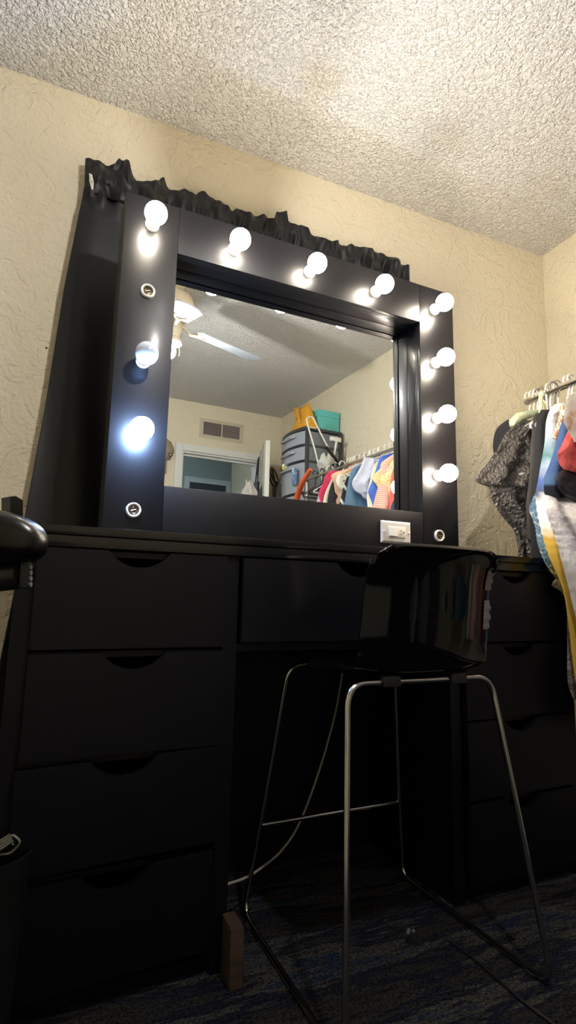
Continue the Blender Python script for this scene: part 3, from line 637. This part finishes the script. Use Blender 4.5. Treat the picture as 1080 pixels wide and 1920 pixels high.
for i, (za, zb_) in enumerate(zip(tz, tz[1:])):
    g = bow(-hx-.002, -hy+.012, hy-.012, zb_+.012, za-.010, .042)
    g.box(-hx+.06, hx-.01, -hy+.034, hy-.034, zb_+.016, za-.02)
    d = g.build('drawer', m_cl, tw)
    MB().tube([(-hx-.040, -.10, za-.042),(-hx-.060, -.085, za-.046),(-hx-.060, .085, za-.046),(-hx-.040, .10, za-.042)], .008, 10).build('handle', m_cl, d)
    MB().box(-hx+.004, hx-.004, -hy+.002, hy-.002, zb_-.007, zb_+.010).build('shelf_rail', m_fr, tw)
    for sy in (-1,1): MB().box(-hx+.03, hx-.03, sy*hy-.010 if sy>0 else -hy+.006, sy*hy-.006 if sy>0 else -hy+.010, zb_+.011, za-.008).build('side_panel', mat('tower_side', (112,118,124), .35), tw)
pc_ = mat_(552,893,0,TX0-.055)
tag(MB().box(pc_.x-.003, pc_.x, pc_.y-.035, pc_.y+.035, pc_.z-.06, pc_.z+.06).build('photo_card', mat('blue_card', (96,124,170), .5, vary=(30,(190,200,214),.5,.6,(1,1,1))), None, False), 'small blue picture card stuck to the front of the drawer tower', 'card')
# mustard handbag
hb = thing('handbag', 'mustard yellow handbag on top of the drawer tower', 'handbag', (1.715, -2.32, 2.008))
def bagf(u, v):
    a = 2*pi*u; w = .165*(1-.62*v**1.15); d = .058*(1-.70*v)
    c_, s_ = cos(a), sin(a); e = lambda t: math.copysign(abs(t)**.5, t)
    return V((d*e(s_)+.004*sin(a*3+v*4), w*e(c_), .002+v*(.215+.012*cos(a*2))))
g = MB(); gg = g.grid(bagf, 48, 24, True); g.bm.faces.new(gg[0][::-1]); g.bm.faces.new(gg[-1]); g.build('body', mat('mustard_leather', (222,160,40), .45, bump=('n',9,.012,3)), hb)
for sx in (-1,1):
    MB().tube(smooth([(sx*.042,-.055,.12),(sx*.062,-.05,.17),(sx*.075,-.02,.195),(sx*.078,.02,.175),(sx*.075,.05,.10),(sx*.062,.06,.07)],4), .0065, 8).build('handle', mat('mustard_strap', (214,146,34), .4), hb)
for y in (-.12,.12): MB().lathe([(.008,.0),(.007,-.006)], (-.03,y,.006), 'Z', 10).lathe([(.007,-.062),(.008,-.055)], (0,y,.012), 'X', 10).build('stud', M_BRASS, hb)
# teal box
M_TEAL = mat('teal_card', (98,186,180), .55)
b1, b2 = mat_(595,768,1,-2.06), mat_(642,812,1,-2.06)
tbx = thing('storage_box', 'turquoise cardboard box with a lid on top of the drawer tower', 'box', (1.858,-2.29,2.008))
MB().box(-.093,.090,-.10,.10,0,.118,.002).build('box_body', M_TEAL, tbx); MB().box(-.096,.093,-.104,.104,.1182,.168,.003).build('lid', M_TEAL, tbx)
# white tube frame and T shaped stick sticking up from the hangers
Yw = -2.07
w0 = px([(604,900),(590,842),(576,793),(576,785),(582,782),(588,786),(604,818),(622,852)], Yw, True)
wt = thing('wire_rack', 'white bent tube frame poking up in front of the drawer tower', 'rack', (w0[0].x, Yw, w0[0].z))
MB().tube([p-w0[0] for p in smooth(w0,4)], .0062, 10).build('tube', M_HANG, wt)
x1_, x2_ = px([(581,801),(593,803)], Yw+.012, True); MB().tube([x1_-w0[0], x2_-w0[0]], .004, 8).build('crossbar', M_HANG, wt)
blk = px([(612,838),(638,872)], Yw+.02, True); MB().tube([blk[0]-w0[0], blk[1]-w0[0]], .011, 10).build('black_grip', mat('black_hanger', (22,22,24), .35), wt)
ts = px([(636,822),(632,850),(626,866)], Yw, True); tt = px([(619,823),(639,828)], Yw, True)
sq = thing('squeegee', 'white plastic T-shaped stick standing at the right of the drawer tower', 'stick', (ts[0].x, Yw, ts[0].z))
q0 = px([(631,826),(628,845),(623,866)], Yw, True)
MB().tube([p-ts[0] for p in q0], [.009,.008,.008], 10).build('handle', M_WHITE, sq)
MB().box(tt[0].x-ts[0].x, tt[1].x-ts[0].x, -.012, .008, -.028, .004, .004).build('head', M_WHITE, sq)
MB().tube([q0[2]-ts[0], q0[2]-ts[0]+V((.075,0,-.003))], .006, 8).build('foot', M_WHITE, sq)
# grey crumpled cloth bundle over the hangers
cbp = mat_(610,868,0,1.62)
g = MB()
g.grid(lambda u, v: V(((.05+.02*noise.noise(V((cos(2*pi*u)*2,sin(2*pi*u)*2,v*5))))*cos(2*pi*u)*sin(pi*(.06+.88*v))**.6, .045*sin(2*pi*u)*sin(pi*(.06+.88*v))**.6, .11*(v-.5)+.015*sin(6*pi*u))), 36, 16, True)
tag(g.build('cloth_bundle', mat('cloth_palegrey', (186,186,178), .8, bump=('n',40,.01,4)), None, True, (cbp.x, cbp.y, cbp.z)), 'pale grey crumpled cloth bundle among the empty hangers', 'cloth')
# ------------------------------------------------------------------ things on the door and back wall
def along(s, off, z):   # point on the open door: s from the hinge, off from its face
    a = d1.rotation_euler.z; c, n_ = V((cos(a), sin(a), 0)), V((sin(a), -cos(a), 0))
    p = d1.location+c*s+n_*off; return V((p.x, p.y, z))
hk = thing('over_door_hook', 'thin metal hook rack over the top of the open door', 'hook', along(.45, 0, 1.99))
aa = d1.rotation_euler.z; hk.rotation_euler.z = aa
for s in (-.1,.1): MB().tube(bend([(s,.035,-.33),(s,.045,-.30),(s,.0225,-.25),(s,.0225,.001),(s,-.0225,.001),(s,-.0225,-.05)], .008, 3), .0028, 8).build('hook_wire', M_CHROME, hk)
db1 = thing('tote_bag', 'dark brown leather tote bag hanging on the door beside the drawer tower', 'bag', along(.42,.13,1.34), aa)
def bagg(w, d, h, sd):
    def f(u, v):
        a = 2*pi*u; e = lambda t: math.copysign(abs(t)**.6, t)
        k = .82+.18*sin(pi*min(1,v*1.1)); return V((w*k*e(cos(a))+.012*noise.noise(V((u*9,v*4,sd))), d*k*(.6+.5*(1-v))*e(sin(a))+.015*noise.noise(V((u*7,v*6,sd+3))), h*v))
    g = MB(); q = g.grid(f, 44, 22, True); g.bm.faces.new(q[0][::-1]); g.bm.faces.new(q[-1]); return g
bagg(.155,.07,.36,1).build('bag_body', mat('brown_leather', (62,54,44), .4, bump=('n',12,.01,3)), db1)
MB().tube(smooth([(-.10,.0,.34),(-.09,.03,.44),(-.02,.06,.50),(.06,.04,.45),(.09,0,.34)],5), .008, 8).build('bag_handle', mat('brown_strap', (84,66,54), .35), db1)
MB().tube(smooth([(-.11,.02,.34),(-.13,.07,.46),(-.05,.085,.52),(.05,.07,.42),(.09,.03,.33)],5), .009, 8).build('bag_handle', mat('black_strap', (28,24,24), .3), db1)
db2 = thing('shoulder_bag', 'black bag hanging flat on the doorway side of the open door', 'bag', along(.48,-.062,1.34), aa)
bagg(.13,.035,.34,5).build('bag_body', mat('black_leather', (26,25,27), .45), db2)
MB().tube(smooth([(-.10,0,.32),(-.05,-.01,.50),(0,-.015,.56),(.05,-.01,.50),(.10,0,.32)],5), .006, 8).build('bag_strap', mat('black_strap', (28,24,24), .3), db2)
wc = mat_(478,922,1,-2.6)
g = MB(); g.grid(lambda u, v: V(((.075+.05*v*0+.035*noise.noise(V((cos(2*pi*u)*2.2,sin(2*pi*u)*2.2,v*4))))*cos(2*pi*u)*(.35+.9*(1-v)), (.05+.02*noise.noise(V((u*9,v*3,4))))*sin(2*pi*u)*(.35+.8*(1-v)), .24*v-.17+.012*sin(10*pi*u))), 48, 20, True)
tag(g.build('plastic_bag', mat('crumpled_white', (196,190,184), .55, bump=('n',26,.016,4)), None, True, (along(.62,-.13,0).x, along(.62,-.13,0).y, wc.z+.02)), 'crumpled whitish cloth bag hanging left of the open door edge', 'bag')
fp = mat_(534,876,0,1.60)
fb = thing('key_charm', 'small yellow and white bow charm beside the brown tote bag', 'charm', fp)
for k in range(5): MB().lathe([(.001,-.004),(.013,-.002),(.012,.003),(.002,.006)], (.014*cos(k*1.256),0,.018*sin(k*1.256)), 'Y', 10).build('petal', mat('yellow_bow' if k%2 else 'white_bow', (220,204,80) if k%2 else (236,232,214), .6), fb)
MB().tube([(0,0,.01),(.004,.002,.04)], .002, 6).build('loop', M_HANG, fb)
# tan cap on the back wall beside the door trim
ht = thing('wall_cap', 'tan rounded cap hanging on the back wall left of the door trim', 'hat', (.875, YB, 1.975))
g = MB(); g.grid(lambda u, v: V((.085*sin(pi*v)**.9*cos(pi*u)*-1, .012+.06*sin(pi*u)*sin(pi*v)**.7, .115*(v-.5)*-2*.98)), 20, 24)
g.box(-.06,.06,0,.013,-.08,.08)
g.build('crown', mat('tan_felt', (158,140,118), .85), ht)
MB().box(-.01,.03,.0,.02,-.20,-.095,.004).build('strap', mat('tan_strap', (150,134,112), .8), ht)
MB().box(.028,.056,.052,.064,-.062,-.034,.003).build('buckle', mat('black_buckle', (22,22,26), .3), ht)
MB().lathe([(.0005,.0685),(.006,.067),(.0065,.0645)], (.044,0,-.047), 'Y', 12).build('buckle_pin', M_WHITE, ht)
# ------------------------------------------------------------------ ceiling fan with a light kit
FX, FY, FZ = .455, -1.46, 2.185
fan = thing('ceiling_fan', 'white four blade ceiling fan with a cream motor and a bare lit bulb', 'ceiling fan', (FX, FY, HC))
z0 = FZ-HC
MB().lathe([(.0005,0),(.07,-.001),(.072,-.02),(.05,-.045),(.02,-.055),(.018,-.075),(.06,-.085),(.10,-.11),(.115,-.15),(.112,-.185),(.085,z0+.03),(.055,z0+.012),(.02,z0+.010)], seg=40).build('motor_housing', M_CREAM, fan)
MB().lathe([(.02,z0+.009),(.052,z0+.004),(.056,z0-.01),(.058,z0-.045),(.046,z0-.062),(.044,z0-.085),(.058,z0-.095),(.058,z0-.112),(.03,z0-.112)], seg=36).build('light_kit', M_CREAM, fan)
for i, (ang, droop) in enumerate(((-18,0),(93,-.13),(-84,.0),(176,0))):
    a = R(ang); M = Matrix.Rotation(a, 4, 'Z') @ Matrix.Rotation(-math.atan(droop/.45) if droop else 0, 4, 'Y')
    pit = Matrix.Rotation(R(-12 if i != 1 else 16), 4, 'X')
    g = MB(); out = []
    for k in range(9): t = pi/2+pi*k/8; out.append((.185+.03*cos(t), .052*sin(t)))
    tipx = .60 if i != 1 else .47
    for k in range(13): t = -pi/2+pi*k/12; out.append((tipx-.045+.045*cos(t), .066*sin(t)))
    up = [g.bm.verts.new(M @ (pit @ V((x, y, .003)))+V((0,0,z0))) for x, y in out]; dn = [g.bm.verts.new(M @ (pit @ V((x, y, -.003)))+V((0,0,z0))) for x, y in out]
    g.bm.faces.new(up); g.bm.faces.new(dn[::-1])
    for k in range(len(out)): g.bm.faces.new((up[k], dn[k], dn[(k+1)%len(out)], up[(k+1)%len(out)]))
    bl = g.build('blade', M_FAN, fan)
    g = MB(); g.tube([M @ V(p)+V((0,0,z0)) for p in ((.05,0,.008),(.09,0,.0),(.12,.0,-.022),(.15,0,-.016),(.19,0,-.0065))], [.010,.009,.008,.009,.010], 10)
    for sy in (-.03,.03): g.tube([M @ (pit @ V((.165,sy*.2,-.007)))+V((0,0,z0)), M @ (pit @ V((.235,sy,-.007)))+V((0,0,z0))], .005, 8)
    g.build('blade_arm', M_CREAM, fan)
kb = V((FX+.035, FY+.0, FZ-.105))
bo = MB(); bo.lathe([(.0005,-.088),(.012,-.084),(.022,-.07),(.026,-.052),(.022,-.032),(.014,-.018)], (.005,0,z0-.105), 'Z', 24)
o = bo.build('light_bulb', mat('fan_bulb', (255,245,225), .4, emit=(1.,.98,.96), es=500), fan); o['label'] = 'bare lit bulb'
MB().lathe([(.0145,-.018),(.0145,.0)], (.005,0,z0-.105), 'Z', 20).build('bulb_socket', M_WHITE, fan)
MB().tube([(.048,.0,z0-.10),(.05,.0,z0-.16)], .0014, 6).lathe([(.001,-.172),(.004,-.168),(.001,-.158)], (.05,0,z0), 'Z', 8).build('pull_chain', M_BRASS, fan)
# ------------------------------------------------------------------ chair with a padded arm at the left edge, bin with a wire coil
ac = depth(-25, 1003, .60)
M_LEA = mat('black_vinyl', (11,11,11), .27, spec=.42, bump=('n', 14, .006, 2)); M_BP = mat('black_chair_plastic', (24,25,26), .4)
chx, chy = ac.x-.33, ac.y-.02
ch = thing('office_chair', 'black padded office chair cut off by the left edge, only its arm showing', 'chair', (chx, chy, 0), 0)
rel = lambda p: p-V((chx, chy, 0))
def pad(c, lx, ly, lz, ang):
    def f(u, v):
        a = 2*pi*u; b = pi*(v-.5); e = lambda t, q: math.copysign(abs(t)**q, t)
        x = lx*e(cos(b),.55)*e(cos(a),.7); y = ly*e(cos(b),.6)*e(sin(a),.6); z = lz*e(sin(b),.75)
        z -= .010*(x/lx)**2*(1 if x > 0 else 0)
        return V((c.x+x*cos(ang)-y*sin(ang), c.y+x*sin(ang)+y*cos(ang), c.z+z))
    g = MB(); g.grid(f, 48, 26, True); bmesh.ops.remove_doubles(g.bm, verts=g.bm.verts, dist=1e-5); return g
dirr = (depth(85,1003,.60)-depth(0,1003,.60)).normalized(); ang = math.atan2(dirr.y, dirr.x)
pc1 = rel(depth(85,1003,.60))-V((cos(ang),sin(ang),0))*.125
pad(pc1, .125, .036, .0315, ang).build('arm_pad', M_LEA, ch)
q = rel(depth(45,1078,.60)); q2 = rel(depth(-40,1085,.60))
g = MB(); g.tube([q2+(q2-q)*.5, q2, q-V((cos(ang),sin(ang),0))*.004], [.017,.017,.0155], 12); g.build('arm_bracket', M_BP, ch)
g = MB()
for k in range(4): 
    c = rel(depth(53, 1063+k*11, .60)); g.tube([c-V((cos(ang),sin(ang),0))*.006, c+V((cos(ang),sin(ang),0))*.0035], .0027, 10)
g.build('ratchet_teeth', mat('grey_green_plastic', (110,122,124), .35), ch)
c = rel(depth(48,1080,.60)); g = MB(); g.box(c.x-.006,c.x+.004,c.y-.006,c.y+.006,c.z-.014,c.z+.02,.003); g.build('ratchet_housing', M_BP, ch)
q3 = q2+(q2-q)*.5
MB().tube(bend([q3+V((.01,0,.0)), q3+V((-.03,0,-.03)), V((-.06,0,.60)), V((0,0,.575))], .04, 6), .013, 12).build('arm_support', M_BP, ch)
pad(V((-.06,.0,.60)), .23, .22, .045, 0).build('seat', M_LEA, ch)
# backrest edge showing just above the arm
bk = [rel(depth(u, v, .74)) for u, v in ((19,931),(30,930),(43,938),(43,990),(19,990))]
g = MB(); a_ = [g.bm.verts.new(p) for p in bk]; b_ = [g.bm.verts.new(p+V((-.012,.02,0))) for p in bk]
g.bm.faces.new(a_); g.bm.faces.new(b_[::-1])
for i in range(5): g.bm.faces.new((a_[i], b_[i], b_[(i+1)%5], a_[(i+1)%5]))
g.build('arm_stop', M_BP, ch, False)
MB().tube([rel(depth(31,985,.74))+V((-.006,.01,0)), rel(depth(10,1075,.68)), q2], .009, 10).build('arm_brace', M_BP, ch)
MB().tube([(-.06,0,.12),(-.06,0,.57)], .025, 16).build('gas_post', M_CHROME, ch)
for k in range(5):
    a = 2*pi*k/5+2.2; MB().tube([(-.06,0,.11),(-.06+.24*cos(a),.24*sin(a),.075)], [.024,.014], 10).build('base_leg', M_BP, ch)
    MB().lathe([(.006,-.012),(.028,-.011),(.03,0),(.028,.011),(.006,.012)], (-.06+.235*cos(a),.235*sin(a),.030), 'X', 16).build('caster', M_BP, ch)
# bin
bc = depth(-30, 1640, 1.0)
bn = thing('waste_bin', 'dark bin low at the left edge in front of the left pedestal', 'bin', (bc.x, bc.y, 0))
zt = depth(0,1600,1.0).z
g = MB(); g.lathe([(.066,.0),(.078,zt-.01),(.081,zt),(.078,zt),(.075,zt-.01),(.062,.006)], seg=40); g.build('bin_body', M_BP, bn)
cr0 = depth(10,1590,1.0)
coil = thing('wire_coil', 'coil of clear grey cord sticking out of the dark bin at the left edge', 'coil', (bc.x, bc.y, 0))
cpt = [depth(u, v, 1.0)-V((bc.x,bc.y,0)) for u, v in ((-30,1612),(0,1603),(18,1600),(32,1588),(37,1578),(30,1570),(20,1568),(-10,1592),(-40,1612))]
MB().tube(smooth(cpt,5), .0022, 8).build('loop', mat('grey_clear_cord', (128,126,116), .25), coil)
for k in range(4):
    a_, b_ = depth(18+2*k, 1565+4*k, 1.0-.004*k)-V((bc.x,bc.y,0)), depth(-40+2*k, 1612+4*k, 1.0-.004*k)-V((bc.x,bc.y,0))
    MB().tube([b_, a_.lerp(b_,.4)+V((0,0,.003)), a_, a_+V((.001,0,-.006))], .0022, 8).build('strand', mat('grey_clear_cord', (128,126,116), .25), coil)
# ------------------------------------------------------------------ lights of the room
def area(name, loc, rot, size, power, col, sy=None):
    l = bpy.data.lights.new(name, 'AREA'); l.energy = power; l.size = size; l.color = col
    if sy: l.shape = 'RECTANGLE'; l.size_y = sy
    o = bpy.data.objects.new(name, l); o.location = loc; o.rotation_euler = rot; COL.objects.link(o)
hl = bpy.data.lights.new('hallway_lamp', 'POINT'); hl.energy = 3.5; hl.color = (.75,.88,1); hl.shadow_soft_size = .1
o = bpy.data.objects.new('hallway_lamp', hl); o.location = (.9,-3.8,2.2); COL.objects.link(o)
w = bpy.data.worlds.new('World'); w.use_nodes = True; SC.world = w
w.node_tree.nodes['Background'].inputs[0].default_value = (.5,.55,.65,1); w.node_tree.nodes['Background'].inputs[1].default_value = .05
cam = bpy.data.cameras.new('Camera'); co = bpy.data.objects.new('Camera', cam); COL.objects.link(co)
co.matrix_world = Matrix(((CR.x,CU.x,-CF.x,C0.x),(CR.y,CU.y,-CF.y,C0.y),(CR.z,CU.z,-CF.z,C0.z),(0,0,0,1)))
cam.sensor_fit = 'VERTICAL'; cam.sensor_height = 24; cam.lens = FPX/1920*24; cam.clip_start = .02
SC.camera = co
vs = SC.view_settings; SC.display_settings.display_device = 'sRGB'
vs.view_transform = 'Standard'; vs.look = 'None'; vs.gamma = 1; vs.use_curve_mapping = False; vs.exposure = 1.2
